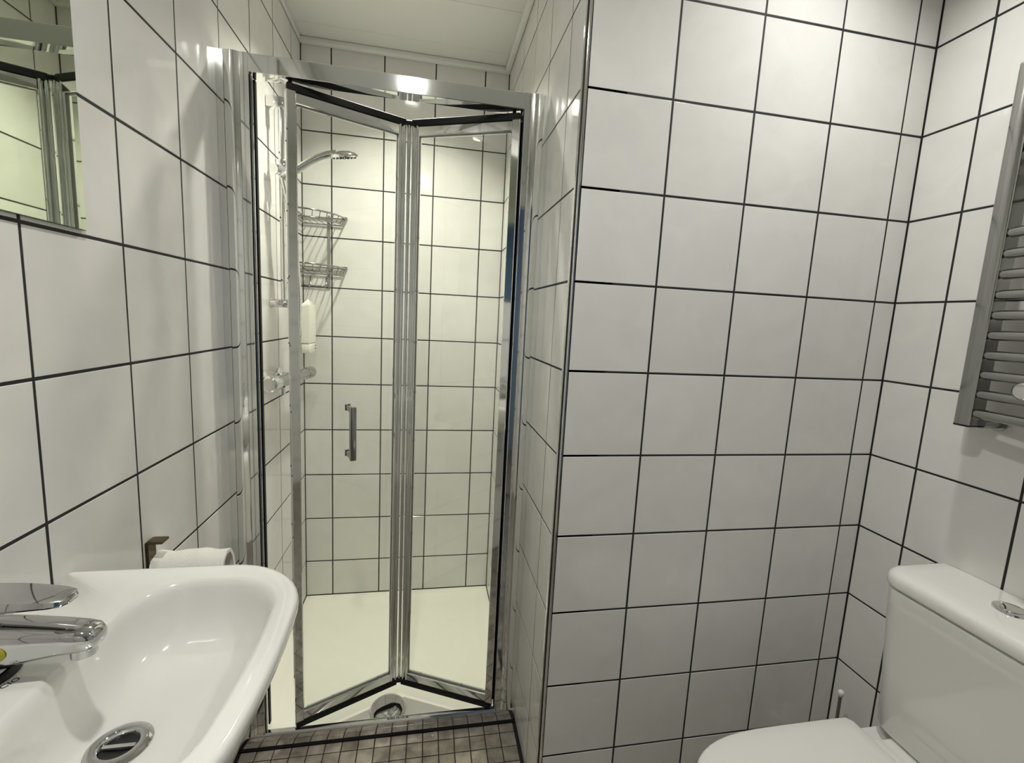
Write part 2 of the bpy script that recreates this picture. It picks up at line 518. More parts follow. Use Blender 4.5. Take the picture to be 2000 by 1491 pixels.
# ------------------------------------------------------------------ shower tray
tray = empty('shower_tray', (XR / 2, 0.66, 0))
tag(tray, 'cream white low shower tray behind the folding glass door', 'shower tray')
bm = bmesh.new()
x0, x1, y0, y1 = 0.0008, XR - .0008, 0.3032, YB - .0008
loft(bm, [rrect(x0, x1, y0, y1, -0.045, .002), rrect(x0, x1, y0, y1, 0.001, .002), rrect(x0 + .002, x1 - .002, y0 + .002, y1 - .002, 0.0038, .003),
          rrect(x0 + .030, x1 - .030, y0 + .012, y1 - .030, 0.0038, .012), rrect(x0 + .038, x1 - .038, y0 + .018, y1 - .038, 0.001, .02),
          rrect(x0 + .052, x1 - .052, y0 + .024, y1 - .052, -0.008, .03), rrect(x0 + .08, x1 - .08, y0 + .032, y1 - .08, -0.0105, .04),
          rrect(0.36, 0.456, 0.345, 0.43, -0.0125, .03)], True, True)
bm_obj('tray_body', bm, M_TRAY, tray, True, 45)
bm = bmesh.new()
lathe(bm, [(0.0, .0100), (.02, .0095), (.038, .0072), (.050, .0032), (.0565, -.0035), (.0575, -.008), (.0575, -.0118), (.045, -.0118)], (0.408, 0.385, 0.0), 'z', 40)
o = bm_obj('drain_cover', bm, M_TAP, tray, True, 60)
o['label'] = 'domed round chrome drain cover'

# ------------------------------------------------------------------ folding shower door in its frame
FY0, FY1, FZ = 0.279, 0.327, 1.869
enc = empty('shower_door', (XR / 2, 0.30, 0))
tag(enc, 'silver framed glass bi-fold shower door standing half folded into the shower', 'shower door')
def profile(side):
    pts = [(0.0, FY0 + .001), (0.0160, FY0 + .001), (0.0162, FY0 + .005), (0.0172, FY0 + .005), (0.0174, FY0)]
    for i in range(1, 9):
        t = i / 9
        pts.append((0.0174 + t * (0.0508 - 0.0174), FY0 - 0.0035 * math.sin(PI * t)))
    pts += [(0.0508, FY0), (0.0512, FY0 + .003), (0.0522, FY0 + .003), (0.0524, FY0), (0.0700, FY0), (0.0712, FY0 + .0012),
            (0.0712, FY1), (0.0, FY1)]
    if side > 0: pts = [(XR - x * 0.969, y) for x, y in reversed(pts)]
    else: pts = [(x + 0.0003, y) for x, y in pts]
    bm = bmesh.new()
    extrude_poly(bm, pts, 0.0462, FZ)
    o = bm_obj('wall_profile', bm, M_SATIN, enc, True, 32)
    bm = bmesh.new()   # magnet strip widened into dark bands that paint in the jamb's reflection
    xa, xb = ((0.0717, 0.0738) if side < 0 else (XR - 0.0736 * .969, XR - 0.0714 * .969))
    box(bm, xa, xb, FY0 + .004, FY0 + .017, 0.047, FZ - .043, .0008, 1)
    bm_obj('dark_reflection_strip', bm, M_JAMB, o)
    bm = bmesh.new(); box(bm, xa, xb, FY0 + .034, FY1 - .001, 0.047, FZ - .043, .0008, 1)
    bm_obj('dark_reflection_strip', bm, M_BLACK, o)
    return o
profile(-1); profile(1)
RX0, RX1 = 0.0717, XR - 0.0712 * .969 - .0003
bm = bmesh.new()   # head rail: box with a slot underneath
pr = [(FY0 + .001, 1.8275), (FY0, 1.829), (FY0, FZ - .002), (FY0 + .002, FZ), (FY0 + .040, FZ), (FY0 + .040, 1.8270), (FY0 + .030, 1.8265)]
loft(bm, [[(RX0, y, z) for y, z in pr], [(RX1, y, z) for y, z in pr]])
bm_obj('top_rail', bm, M_SATIN, enc, True, 32)
bm = bmesh.new()   # sill rail with a slightly rounded, leaning face
pr = [(FY0 + .0005, 0.0005), (FY0, 0.004), (FY0 + .0008, .02), (FY0 + .0025, .037), (FY0 + .004, .0425), (FY0 + .0065, .0455), (FY0 + .017, .0455), (FY0 + .0225, .042), (FY0 + .0225, .0005)]
loft(bm, [[(0.0006, y, z) for y, z in pr], [(XR - .0006, y, z) for y, z in pr]])
bm_obj('bottom_rail', bm, M_CHROME, enc, True, 45)
bm = bmesh.new(); box(bm, 0.0006, XR - .0006, FY0 - .0045, FY0 + .0003, -0.001, 0.0035, .001, 1)
bm_obj('silicone_joint', bm, M_BLACK, enc)

PZ0, PZ1 = 0.049, 1.8215   # panel incl. seals
def door_panel(A, B, flip, handle):
    A = Vector((A[0], A[1], 0)); B = Vector((B[0], B[1], 0))
    L = (B - A).length
    d = (B - A).normalized()
    n = Vector((d.y, -d.x, 0))          # towards the room
    if n.y > 0: n = -n
    T = Matrix((d, n, Vector((0, 0, 1)))).transposed().to_4x4()
    T.translation = A
    t = 0.010                          # half thickness
    zb, zt = PZ0 + .017, PZ1 - .019
    SW, RH = 0.0235, 0.026
    bm = bmesh.new()
    def stile(s0, s1, curved):
        prof = [(s0, -t), (s0, t * .75), (s0 + .002, t), (s1 - .002, t), (s1, t * .75), (s1, -t)]
        if curved:   # rounded stile with a bead line, next to the fold
            prof = [(s0, -t)] + [(s0 + (s1 - s0) * .45 * i / 7, t * (.35 + .65 * math.sin(PI * (i + .6) / 8.2))) for i in range(8)]
            prof += [(s0 + (s1 - s0) * .48, t * .35)] + [(s0 + (s1 - s0) * (.51 + .49 * i / 7), t * (.35 + .65 * math.sin(PI * (i + .6) / 8.2))) for i in range(8)] + [(s1, -t)]
        rg = [[T @ Vector((s, q, z)) for s, q in prof] for z in (zb - .002, zt + .002)]
        loft(bm, rg)
    stile(0, SW, flip); stile(L - SW, L, not flip)
    for za, zc in ((zb, zb + RH), (zt - RH, zt)):
        prof = [(-t, za), (t * .7, za), (t * .92, za + .002), (t * .92, zc - .002), (t * .7, zc), (-t, zc)]
        loft(bm, [[T @ Vector((s, q, z)) for q, z in prof] for s in (SW - .001, L - SW + .001)])
    fr = bm_obj('door_panel', bm, M_SATIN, enc, True, 35)
    bm = bmesh.new()
    box(bm, SW - .006, L - SW + .006, -.0025, .0025, zb + RH - .006, zt - RH + .006, 0, 1, T)
    bm_obj('glass_pane', bm, M_GLASS, fr)
    for nm, za, zc in (('top_seal', zt + .0002, PZ1), ('bottom_seal', PZ0, zb - .0002)):
        bm = bmesh.new()
        if nm == 'top_seal':
            box(bm, .002, L - .002, -t * .8, t * 1.02, za, zc, .0015, 1, T)
        else:
            box(bm, .002, L - .002, -t * .8, t * 1.02, za, zc, .0015, 1, T)
            box(bm, .002, L - .002, t * 1.02, t * 1.25, za, zc - .002, 0, 1, T)
        bm_obj(nm, bm, M_BLACK, fr)
    bm = bmesh.new()   # black glazing gasket round the pane
    gz0, gz1 = zb + RH, zt - RH
    for (s0, s1, a, b) in ((SW, SW + .0011, gz0, gz1), (L - SW - .0011, L - SW, gz0, gz1), (SW, L - SW, gz0, gz0 + .001), (SW, L - SW, gz1 - .001, gz1)):
        box(bm, s0, s1, -.004, .004, a, b, 0, 1, T)
    bm_obj('gasket', bm, M_GASKET, fr)
    if handle:
        bm = bmesh.new()
        s = 0.1500
        hz0, hz1 = 0.8590, 1.0130
        box(bm, s - .0085, s + .0085, .046, .060, hz0, hz1, .002, 2, T)
        for z in (hz0 + .010, hz1 - .010):
            box(bm, s - .0065, s + .0065, .003, .050, z - .0075, z + .0075, .002, 2, T)
            box(bm, s - .008, s + .008, .0026, .006, z - .0095, z + .0095, .001, 1, T)
        o = bm_obj('handle', bm, M_DULL, fr, True, 40)
        o['label'] = 'chrome D-shaped pull handle'
    return fr
pl = door_panel((0.1480, 0.2960), (0.4290, 0.4290), False, True)
prr = door_panel((0.4490, 0.4290), (0.7375, 0.2930), True, False)
bm = bmesh.new()   # hinge bead between the two panels
tube(bm, [(0.439, 0.431, PZ0 + .012), (0.439, 0.431, PZ1 - .012)], 0.006, 10)
bm_obj('fold_hinge', bm, M_SATIN, enc, True, 40)
for z0, z1 in ((PZ0 + .002, PZ0 + .012), (PZ1 - .012, PZ1 - .002)):
    bm = bmesh.new(); box(bm, 0.424, 0.454, 0.420, 0.436, z0, z1, .002, 1)
    bm_obj('hinge_cap', bm, M_BLACK, enc)
for x, y in ((0.158, 0.301), (0.719, 0.301)):
    bm = bmesh.new(); lathe(bm, [(0.0, PZ1 - .002), (.005, PZ1 - .002), (.005, 1.8262), (0, 1.8262)], (x, y, 0), 'z', 12)
    bm_obj('guide_pin', bm, M_BLACK, enc)
    bm = bmesh.new(); lathe(bm, [(0.0, .0456), (.004, .0456), (.004, .051), (0, .051)], (x, y - .006, 0), 'z', 12)
    bm_obj('guide_pin', bm, M_BLACK, enc)

# ------------------------------------------------------------------ shower fittings
rail = empty('shower_slide_rail', (0.0, 0.635, 1.6))
tag(rail, 'slim vertical chrome shower rail with two wall brackets on the left shower wall', 'shower rail')
bm = bmesh.new(); tube(bm, [(0.040, 0.635, 1.285), (0.040, 0.635, 1.905)], 0.009, 14)
bm_obj('rail_tube', bm, M_CHROME, rail, True, 40)
bm = bmesh.new(); box(bm, 0.0, 0.052, 0.618, 0.652, 1.884, 1.918, .004, 2)
bm_obj('bracket', bm, M_CHROME, rail, True, 40)
bm = bmesh.new(); lathe(bm, [(0.0, 0.0), (.0165, 0.0), (.0165, .003), (.0140, .005), (.0140, .050), (.012, .053), (0.0, .053)], (0, 0.635, 1.2905), 'x', 20)
bm_obj('bracket', bm, M_CHROME, rail, True, 40)
bm = bmesh.new()
lathe(bm, [(0.0101, -.022), (.017, -.022), (.019, -.018), (.019, .018), (.017, .022), (.0101, .022)], (0.040, 0.635, 1.712), 'z', 20)
tube(bm, [(0.045, 0.625, 1.712), (0.050, 0.602, 1.700)], [.013, .011], 12)
tube(bm, [(0.032, 0.617, 1.706), (0.026, 0.600, 1.700)], [.012, .015], 12)
bm_obj('slider', bm, M_CHROME, rail, True, 40)

hs = empty('hand_shower', (0.06, 0.60, 1.68))
tag(hs, 'chrome hand shower with round spray head and hose, held in the slide rail', 'shower head')
bm = bmesh.new()
hp = [(0.052, 0.603, 1.676), (0.070, 0.606, 1.690), (0.095, 0.610, 1.708), (0.125, 0.616, 1.732), (0.155, 0.621, 1.752), (0.180, 0.625, 1.764), (0.205, 0.627, 1.770)]
tube(bm, hp, [.012, .013, .0128, .0118, .0112, .0115, .012], 14)
bm_obj('handle', bm, M_CHROME, hs, True, 50)
tilt = Matrix.Translation((0.228, 0.628, 1.768)) @ Matrix.Rotation(-0.14, 4, 'Y') @ Matrix.Rotation(0.245, 4, 'X')
bm = bmesh.new()
lathe(bm, [(0.0, .014), (.018, .0125), (.032, .008), (.041, .002), (.0435, -.003), (.0425, -.007), (0.0, -.0072)], (0, 0, 0), 'z', 32)
bm.transform(tilt)
bm_obj('spray_head', bm, M_CHROME, hs, True, 50)
bm = bmesh.new()
for r, k in ((.012, 6), (.024, 12), (.035, 18)):
    for i in range(k):
        a = 2 * PI * i / k
        lathe(bm, [(0.0018, -.0068), (.0014, -.0090), (0, -.0092)], (r * math.cos(a), r * math.sin(a), 0), 'z', 6)
bm.transform(tilt)
bm_obj('nozzles', bm, M_BLACK, hs)
bm = bmesh.new()
hp = []
for i in range(41):
    t = i / 40
    hp.append((0.050 + 0.024 * math.sin(PI * t), 0.603 + 0.055 * t + .05 * math.sin(PI * t), 1.676 - 0.60 * t - 0.10 * math.sin(PI * t) * t))
tube(bm, hp, [.0075 + (.0009 if i % 2 else 0) for i in range(41)], 10)
bm_obj('hose', bm, M_CHROME, hs, True, 60)

mix = empty('shower_mixer', (0.0, 0.645, 1.045))
tag(mix, 'chrome bar mixer valve on the left shower wall below the slide rail', 'mixer tap')
def my(y): return 1.055 - 0.02 * (y - 0.40) / 0.47
MX = 0.062
bm = bmesh.new(); tube(bm, [(MX, y, my(y)) for y in (0.475, 0.55, 0.62, 0.70, 0.80)], [.0185, .0195, .021, .0195, .0185], 20)
bm_obj('valve_body', bm, M_DULL, mix, True, 40)
for y0, y1, ml in ((0.405, 0.472, 'chrome ribbed control knob'), (0.803, 0.875, 'satin chrome flow knob')):
    bm = bmesh.new()
    ya, yb2 = y0, y1
    pts = [(MX, ya + (yb2 - ya) * t, my(ya + (yb2 - ya) * t)) for t in (0, .06, .5, .94, 1)]
    tube(bm, pts, [.018, .0215, .0225, .0225, .020], 22)
    o = bm_obj('control_knob', bm, M_CHROME if y0 < .6 else M_DULL, mix, True, 35)
    o['label'] = ml
for y in (0.545, 0.695):
    bm = bmesh.new()
    lathe(bm, [(0.0, 0.0), (.032, 0.0), (.031, .006), (.020, .012), (.014, .014), (.0135, .046)], (0, y, my(y)), 'x', 24)
    bm_obj('wall_flange', bm, M_CHROME, mix, True, 40)
for y in (0.515, 0.665):
    bm = bmesh.new(); lathe(bm, [(0.0, -.042), (.0095, -.042), (.011, -.038), (.011, -.018)], (MX + .002, y, my(y)), 'z', 14)
    bm_obj('outlet', bm, M_CHROME, mix, True, 40)

# corner caddy: two wire baskets on flat strips
cad = empty('corner_caddy', (0.0, YB, 1.5))
tag(cad, 'two-tier chrome wire corner basket in the far left shower corner', 'shower caddy')
bm = bmesh.new(); box(bm, 0.0965, 0.1075, YB - .0055, YB - .0003, 1.366, 1.652, .001, 1)
bm_obj('wall_strip', bm, M_DULL, cad)
bm = bmesh.new(); box(bm, 0.0003, 0.0055, YB - .1075, YB - .0965, 1.366, 1.652, .001, 1)
bm_obj('wall_strip', bm, M_DULL, cad)
def arc(r, z, k=20, inset=.006):
    return [(inset + (r - inset) * math.sin(0.5 * PI * i / k), YB - inset - (r - inset) * math.cos(0.5 * PI * i / k), z) for i in range(k + 1)]
for zt in (1.642, 1.446):
    R0 = 0.168
    bk = bm_obj('basket', (lambda b: (tube(b, arc(R0, zt), .0032, 8), tube(b, arc(R0 - .012, zt - .026), .0028, 8),
                tube(b, [(0.006, YB - R0, zt), (0.006, YB - .006, zt)], .003, 8), tube(b, [(R0, YB - .006, zt), (.006, YB - .006, zt)], .003, 8),
                tube(b, [(0.006, YB - R0 + .012, zt - .026), (0.006, YB - .006, zt - .026)], .0026, 8), tube(b, [(R0 - .012, YB - .006, zt - .026), (.006, YB - .006, zt - .026)], .0026, 8)) and b)(bmesh.new()), M_DULL, cad, True, 50)
    for i in range(9):
        a = 0.5 * PI * (i + .5) / 9
        sx, cy = math.sin(a), math.cos(a)
        p0 = (0.006 + (R0 - .006) * sx, YB - .006 - (R0 - .006) * cy, zt)
        p1 = (0.006 + (R0 - .018) * sx, YB - .006 - (R0 - .018) * cy, zt - .026)
        bm = bmesh.new(); tube(bm, [p0, p1], .0016, 6)
        bm_obj('wire', bm, M_DULL, bk, True)
    for i in range(6):
        x = 0.020 + 0.022 * i
        yy = YB - .006 - math.sqrt(max(0, (R0 - .018) ** 2 - (x - .006) ** 2))
        bm = bmesh.new(); tube(bm, [(x, YB - .006, zt - .026), (x, yy, zt - .026)], .0016, 6)
        bm_obj('wire', bm, M_DULL, bk, True)
    bm = bmesh.new(); box(bm, R0 - .016, R0 + .006, YB - .016, YB - .0004, zt + .001, zt + .008, .002, 1)
    bm_obj('end_clip', bm, M_DULL, bk)
for x in (0.030, 0.092):
    bm = bmesh.new()
    tube(bm, [(x, YB - .006, 1.410), (x, YB - .008, 1.372), (x, YB - .018, 1.362), (x, YB - .026, 1.366), (x, YB - .028, 1.376)], .002, 8)
    bm_obj('hook', bm, M_DULL, cad, True)
bm = bmesh.new(); tube(bm, [(0.004, YB - .006, 1.372), (.108, YB - .006, 1.372)], .002, 8)
bm_obj('hook_bar', bm, M_DULL, cad, True)

# white dispenser on the left shower wall
dis = empty('soap_dispenser', (0.0, 0.91, 1.2))
tag(dis, 'tall white plastic dispenser with a pointed top beside the wire basket', 'dispenser')
bm = bmesh.new()
dx0, dx1, dy0, dy1 = 0.030, 0.063, 0.862, 0.962
def drect(z, i=0): return [(dx0 + i, dy0 + i, z), (dx1 - i, dy0 + i, z), (dx1 - i, dy1 - i, z), (dx0 + i, dy1 - i, z)]
b0 = [bm.verts.new(p) for p in drect(1.1445)]
tp = [(dx0, dy0, 1.288), (dx1, dy0, 1.296), (dx1, dy1, 1.288), (dx0, dy1, 1.280)]
t0 = [bm.verts.new(p) for p in tp]
pk = bm.verts.new(((dx0 + dx1) / 2 + .004, dy0 + .035, 1.316))
bm.faces.new(b0)
for k in range(4):
    bm.faces.new((b0[k], b0[(k + 1) % 4], t0[(k + 1) % 4], t0[k])); bm.faces.new((t0[k], t0[(k + 1) % 4], pk))
bmesh.ops.bevel(bm, geom=bm.edges[:], offset=.003, segments=2, affect='EDGES')
bm_obj('reservoir', bm, M_PLASTIC, dis, True, 35)
bm = bmesh.new(); box(bm, dx0 + .003, dx1 + .0005, dy0 + .001, dy1 - .001, 1.108, 1.1435, .003, 2)
low = bm_obj('pump_housing', bm, M_PLASTIC, dis, True, 40)
for z in (1.120, 1.132):
    bm = bmesh.new()
    vs = [bm.verts.new((dx1 + .0002, dy1 - .022, z)), bm.verts.new((dx1 + .0002, dy1 - .006, z)), bm.verts.new((dx1 + .0002, dy1 - .014, z + .005)),
          bm.verts.new((dx1 + .0010, dy1 - .022, z)), bm.verts.new((dx1 + .0010, dy1 - .006, z)), bm.verts.new((dx1 + .0010, dy1 - .014, z + .005))]
    bm.faces.new(vs[:3]); bm.faces.new(vs[3:])
    for k in range(3): bm.faces.new((vs[k], vs[(k + 1) % 3], vs[3 + (k + 1) % 3], vs[3 + k]))
    bm_obj('arrow_mark', bm, M_INK, low)
for z0, z1 in ((1.262, 1.286), (1.125, 1.165)):
    bm = bmesh.new(); box(bm, 0.0003, dx0 + .002, dy0 + .010, dy1 - .025, z0, z1, .002, 1)
    bm_obj('wall_bracket', bm, M_PLASTIC, dis)

# ------------------------------------------------------------------ mirror
mir = empty('wall_mirror', (0.0, -0.468, 1.374))
tag(mir, 'frameless rectangular mirror on the tiled wall above the washbasin', 'mirror')
bm = bmesh.new(); box(bm, 0.0006, 0.0052, -0.750, -0.1875, 1.3745, 2.08, .0004, 1)
bm_obj('mirror_back', bm, M_MEDGE, mir)
bm = bmesh.new(); box(bm, 0.0052, 0.0062, -0.7494, -0.1881, 1.3751, 2.0794)
bm_obj('mirror_glass', bm, M_MIRROR, mir)

# ------------------------------------------------------------------ washbasin
YC = -0.468
ZR = 0.8765
bas = empty('washbasin', (0.0, YC, 0.74))
tag(bas, 'small white ceramic washbasin with rounded corners fixed to the left wall', 'washbasin')
BH = 0.2115
def bow_out(x, y):
    f = max(0.0, (x - 0.05) / 0.293)
    return (x - 0.022 * f * (abs(y - YC) / BH) ** 2, y)
def outer(i, z, r=0.105):
    return rrect(0.0004, 0.3435 - i, YC - BH + i, YC + BH - i, z, (.004, r, r, .004), 10, bow_out)
def under(fx, fy, z, r):
    return rrect(0.0004, 0.3435 * fx, YC - BH * fy, YC + BH * fy, z, (.004, r, r, .004), 10, bow_out)
def inner(i, z, r=0.075):
    return rrect(0.118 + i, 0.3165 - i, YC - 0.172 + i, YC + 0.172 - i, z, (r * .9, r, r, r * .9), 10, lambda x, y: (x - 0.014 * max(0, (x - .118) / .2) * (abs(y - YC) / .172) ** 2, y))
rings = [under(.42, .40, .735, .05), under(.60, .62, .738, .06), under(.78, .80, .765, .075), under(.90, .91, .800, .09), under(.965, .970, .832, .10),
         outer(.004, .850), outer(.0005, .858), outer(0, .866), outer(.0012, .8725), outer(.004, .8757), outer(.008, ZR)]
rings += [inner(-.003, ZR), inner(.000, .8757), inner(.0035, .8725), inner(.007, .866)]
base = inner(.007, 0)
DXC, DYC, DZB = 0.176, YC, 0.777
steps = [(.015, .856), (.04, .841), (.08, .826), (.14, .813), (.22, .803), (.34, .795), (.48, .789), (.64, .784), (.80, .780)]
nn = len(base)
for s, z in steps:
    ring = []
    for (x, y, _) in base:
        a = math.atan2(y - DYC, x - DXC)
        tx, ty = DXC + .03 * math.cos(a), DYC + .03 * math.sin(a)
        ring.append((x + (tx - x) * s, y + (ty - y) * s, z))
    rings.append(ring)
ring = []
for (x, y, _) in base:
    a = math.atan2(y - DYC, x - DXC)
    ring.append((DXC + .03 * math.cos(a), DYC + .03 * math.sin(a), DZB))
rings.append(ring)
rings.append([(DXC + .020 * (x - DXC) / .03, DYC + .020 * (y - DYC) / .03, DZB - .004) for x, y, _ in ring])
bm = bmesh.new(); loft(bm, rings, True, True)
bm_obj('basin_bowl', bm, M_CERAMIC, bas, True, 70)
was = empty('w', (0, 0, 0)); bpy.data.objects.remove(was)
bm = bmesh.new()
lathe(bm, [(.0175, -.012), (.0185, .0030), (.0205, .0046), (.0275, .0036), (.0315, .0012), (.0315, -.001), (.026, -.004)], (DXC, DYC, DZB), 'z', 36)
ds = bm_obj('waste_ring', bm, M_TAP, bas, True, 50)
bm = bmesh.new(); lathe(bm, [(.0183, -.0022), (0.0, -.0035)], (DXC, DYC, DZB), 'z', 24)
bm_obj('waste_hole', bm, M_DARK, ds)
bm = bmesh.new(); box(bm, DXC - .0172, DXC + .0172, DYC - .0022, DYC + .0022, DZB - .0022, DZB + .0022, .001, 1)
bm_obj('cross_bar', bm, M_CHROME, ds)
bm = bmesh.new(); lathe(bm, [(0.0, 0.60), (.022, .60), (.022, .735), (.018, .7365)], (0.10, YC, 0), 'z', 20)
bm_obj('waste_trap', bm, M_CHROME, bas, True, 40)
# printed lettering on the deck round the foot of the tap
fc = bpy.data.curves.new('lettering', 'FONT')
fc.body = 'UCIO'
fc.size = 0.0085
fc.extrude = 0.0001
fc.space_character = 1.05
fo = bpy.data.objects.new('tmp_text', fc); COL.objects.link(fo)
dg = bpy.context.evaluated_depsgraph_get()
me = bpy.data.meshes.new_from_object(fo.evaluated_get(dg))
bpy.data.objects.remove(fo)
me.transform(Matrix.Translation((0.0855, YC - 0.026, ZR + .0003)) @ Matrix.Rotation(math.radians(62), 4, 'Z'))
link('lettering', me, M_INK, bas)

# ------------------------------------------------------------------ tap on the basin
tap = empty('basin_tap', (0.052, YC, ZR))
tag(tap, 'chrome single-lever mixer tap on the deck of the washbasin', 'tap')
bm = bmesh.new()
lathe(bm, [(0.0, .0002), (.0285, .0002), (.0285, .004), (.0255, .007), (.0245, .020), (.0245, .050), (.0225, .062), (.019, .067), (0, .068)], (0.052, YC, ZR), 'z', 32)
bm_obj('tap_body', bm, M_TAP, tap, True, 50)
bm = bmesh.new()
lathe(bm, [(.0286, .0003), (.0330, .0003), (.0330, .0045), (.0300, .0075), (.0286, .0075)], (0.052, YC, ZR), 'z', 32)
bm_obj('base_ring', bm, M_DARK, tap, True, 50)
def oval(x, zc, hw, ht, hb, k=20, tx=0.0):
    pts = []
    for i in range(k):
        a = 2 * PI * i / k
        c, s = math.cos(a), math.sin(a)
        e = 0.75
        yy = hw * math.copysign(abs(c) ** e, c)
        zz = (ht if s > 0 else hb) * math.copysign(abs(s) ** e, s)
        pts.append((x + tx * zz, YC + yy, zc + zz))
    return pts
bm = bmesh.new()
loft(bm, [oval(0.060, .9175, .020, .024, .034), oval(0.080, .919, .0195, .0215, .031), oval(0.105, .920, .0185, .0175, .025), oval(0.130, .9195, .0175, .0145, .0195),
          oval(0.150, .918, .0168, .0125, .0160), oval(0.161, .9170, .0150, .0105, .0135), oval(0.166, .916, .0115, .0070, .0095), oval(0.1675, .9155, .005, .003, .004)])
bm_obj('spout', bm, M_TAP, tap, True, 60)
bm = bmesh.new()
lathe(bm, [(0.0, -.0085), (.0095, -.0085), (.0115, -.0075), (.0115, .004)], (0.1500, YC, .9030), 'z', 24)
bm_obj('aerator', bm, M_TAP, tap, True, 40)
def paddle(x, z, hw, th):
    return [(x, YC - hw, z - th * .3), (x, YC - hw * .8, z - th), (x, YC, z - th * 1.1), (x, YC + hw * .8, z - th), (x, YC + hw, z - th * .3), (x, YC + hw * .88, z + th * .7), (x, YC, z + th), (x, YC - hw * .88, z + th * .7)]
bm = bmesh.new()
loft(bm, [paddle(0.028, .957, .016, .008), paddle(0.036, .960, .0215, .011), paddle(0.060, .9640, .0225, .0095), paddle(0.085, .9645, .0215, .0075), paddle(0.110, .9635, .0200, .0058),
          paddle(0.130, .9622, .0175, .0046), paddle(0.140, .9615, .0135, .0038), paddle(0.1445, .961, .0070, .0026)])
bm_obj('lever', bm, M_TAP, tap, True, 40)
bm = bmesh.new(); lathe(bm, [(0.0, -.0012), (.0075, -.001), (.0080, 0.0), (.006, .0008)], (0.0860, YC - .0192, .9140), 'y', 20)
o = bm_obj('indicator_dot', bm, M_YELLOW, tap, True)
o['label'] = 'round yellow dot on the side of the tap'

# ------------------------------------------------------------------ towel arm and towel
ta = empty('towel_holder', (0.0, -0.062, 0.80))
tag(ta, 'small dark bronze towel arm on the left wall behind the basin', 'towel holder')
bm = bmesh.new(); box(bm, 0.0003, 0.006, -0.090, -0.064, 0.772, 0.832, .0015, 1)
bm_obj('wall_plate', bm, M_BRONZE, ta)
bm = bmesh.new(); box(bm, 0.004, 0.030, -0.090, -0.066, 0.828, 0.8335, .0012, 1)
bm_obj('top_tab', bm, M_BRONZE, ta)
bm = bmesh.new(); tube(bm, [(0.004, -0.062, 0.783), (0.122, -0.062, 0.783)], .005, 12)
bm_obj('arm', bm, M_BRONZE, ta, True, 40)
bm = bmesh.new()   # towel: draped sheet, thick, with soft unevenness
NU, NV = 26, 28
prof = []
for j in range(NV + 1):
    t = j / NV
    if t < .42: prof.append((-0.033 - 0.016 * (1 - t / .42) ** 1.2, 0.52 + (0.767 - 0.52) * (t / .42)))
    elif t < .58:
        a = PI * (t - .42) / .16
        prof.append((-0.033 * math.cos(a), 0.767 + 0.028 * math.sin(a)))
    else: prof.append((0.033 + 0.012 * ((t - .58) / .42), 0.767 - 0.26 * (t - .58) / .42))
def towel_grid(off):
    g = []
    for i in range(NU + 1):
        x = 0.004 + (0.130 - 0.004) * i / NU
        row = []
        for j, (py, pz) in enumerate(prof):
            w = 0.0016 * math.sin(i * .35 + j * .18) + 0.0006 * math.sin(i * .8 - j * .4)
            k = off * (1.0)
            ny = py + (k * (1 if py > 0 else -1) if abs(py) > .0325 else k * py / .033)
            nz = pz + (k * math.sqrt(max(0, 1 - (py / .033) ** 2)) if pz > .767 else 0)
            row.append(Vector((x + .004 * math.sin(j * .7), -0.062 + ny + w * .5, nz + w * (1 if pz > .76 else 0.4))))
        g.append(row)
    return g
go, gi = towel_grid(0.0035), towel_grid(-0.0035)
vo = [[bm.verts.new(p) for p in r] for r in go]
vi = [[bm.verts.new(p) for p in r] for r in gi]
for i in range(NU):
    for j in range(NV):
        bm.faces.new((vo[i][j], vo[i + 1][j], vo[i + 1][j + 1], vo[i][j + 1]))
        bm.faces.new((vi[i][j], vi[i][j + 1], vi[i + 1][j + 1], vi[i + 1][j]))
for j in range(NV):
    for i in (0, NU): bm.faces.new((vo[i][j], vo[i][j + 1], vi[i][j + 1], vi[i][j]))
for i in range(NU):
    for j in (0, NV): bm.faces.new((vo[i][j], vo[i + 1][j], vi[i + 1][j], vi[i][j]))
tw = bm_obj('hand_towel', bm, M_TOWEL, None, True, 60)
tag(tw, 'white terry hand towel folded over the wall arm behind the basin', 'towel')

# ------------------------------------------------------------------ toilet
YT = -0.385
toi = empty('toilet', (1.35, YT, 0.0))
tag(toi, 'white close-coupled toilet with lid down against the right wall', 'toilet')
def seat_ring(inset, z, xrear=1.474, hw=0.165, x0=1.30, a=0.272, e=3.0, k=24):
    pts = []
    hw -= inset; aa = a - inset; xr = xrear - inset
    # rear straight edge with small corners, then superelliptic nose
    pts.append((xr, YT - hw + .012, z)); pts.append((xr, YT, z)); pts.append((xr, YT + hw - .012, z)); pts.append((xr - .010, YT + hw - .001, z))
    pts.append((xr - .07, YT + hw, z))
    for i in range(k + 1):
        th = 0.5 * PI + PI * i / k
        c, s = math.cos(th), math.sin(th)
        pts.append((x0 - aa * abs(c) ** (2 / e), YT + hw * math.copysign(abs(s) ** (2 / e), s), z))
    pts.append((xr - .07, YT - hw, z)); pts.append((xr - .010, YT - hw + .001, z))
    return pts
bm = bmesh.new()
loft(bm, [seat_ring(.004, .4035), seat_ring(.0005, .4055), seat_ring(0, .409), seat_ring(0, .4140), seat_ring(.0015, .4175), seat_ring(.005, .4195), seat_ring(.03, .4205), seat_ring(.08, .4215)])
lid = bm_obj('seat_lid', bm, M_SEATP, toi, True, 50)
bm = bmesh.new()
loft(bm, [seat_ring(.006, .384), seat_ring(.001, .387), seat_ring(.001, .3985), seat_ring(.006, .4025)])
bm_obj('seat', bm, M_SEATP, toi, True, 50)
bm = bmesh.new()
def pan_ring(fx0, fx1, hw, z, r):
    return rrect(fx0, fx1, YT - hw, YT + hw, z, (r, .02, .02, r), 10)
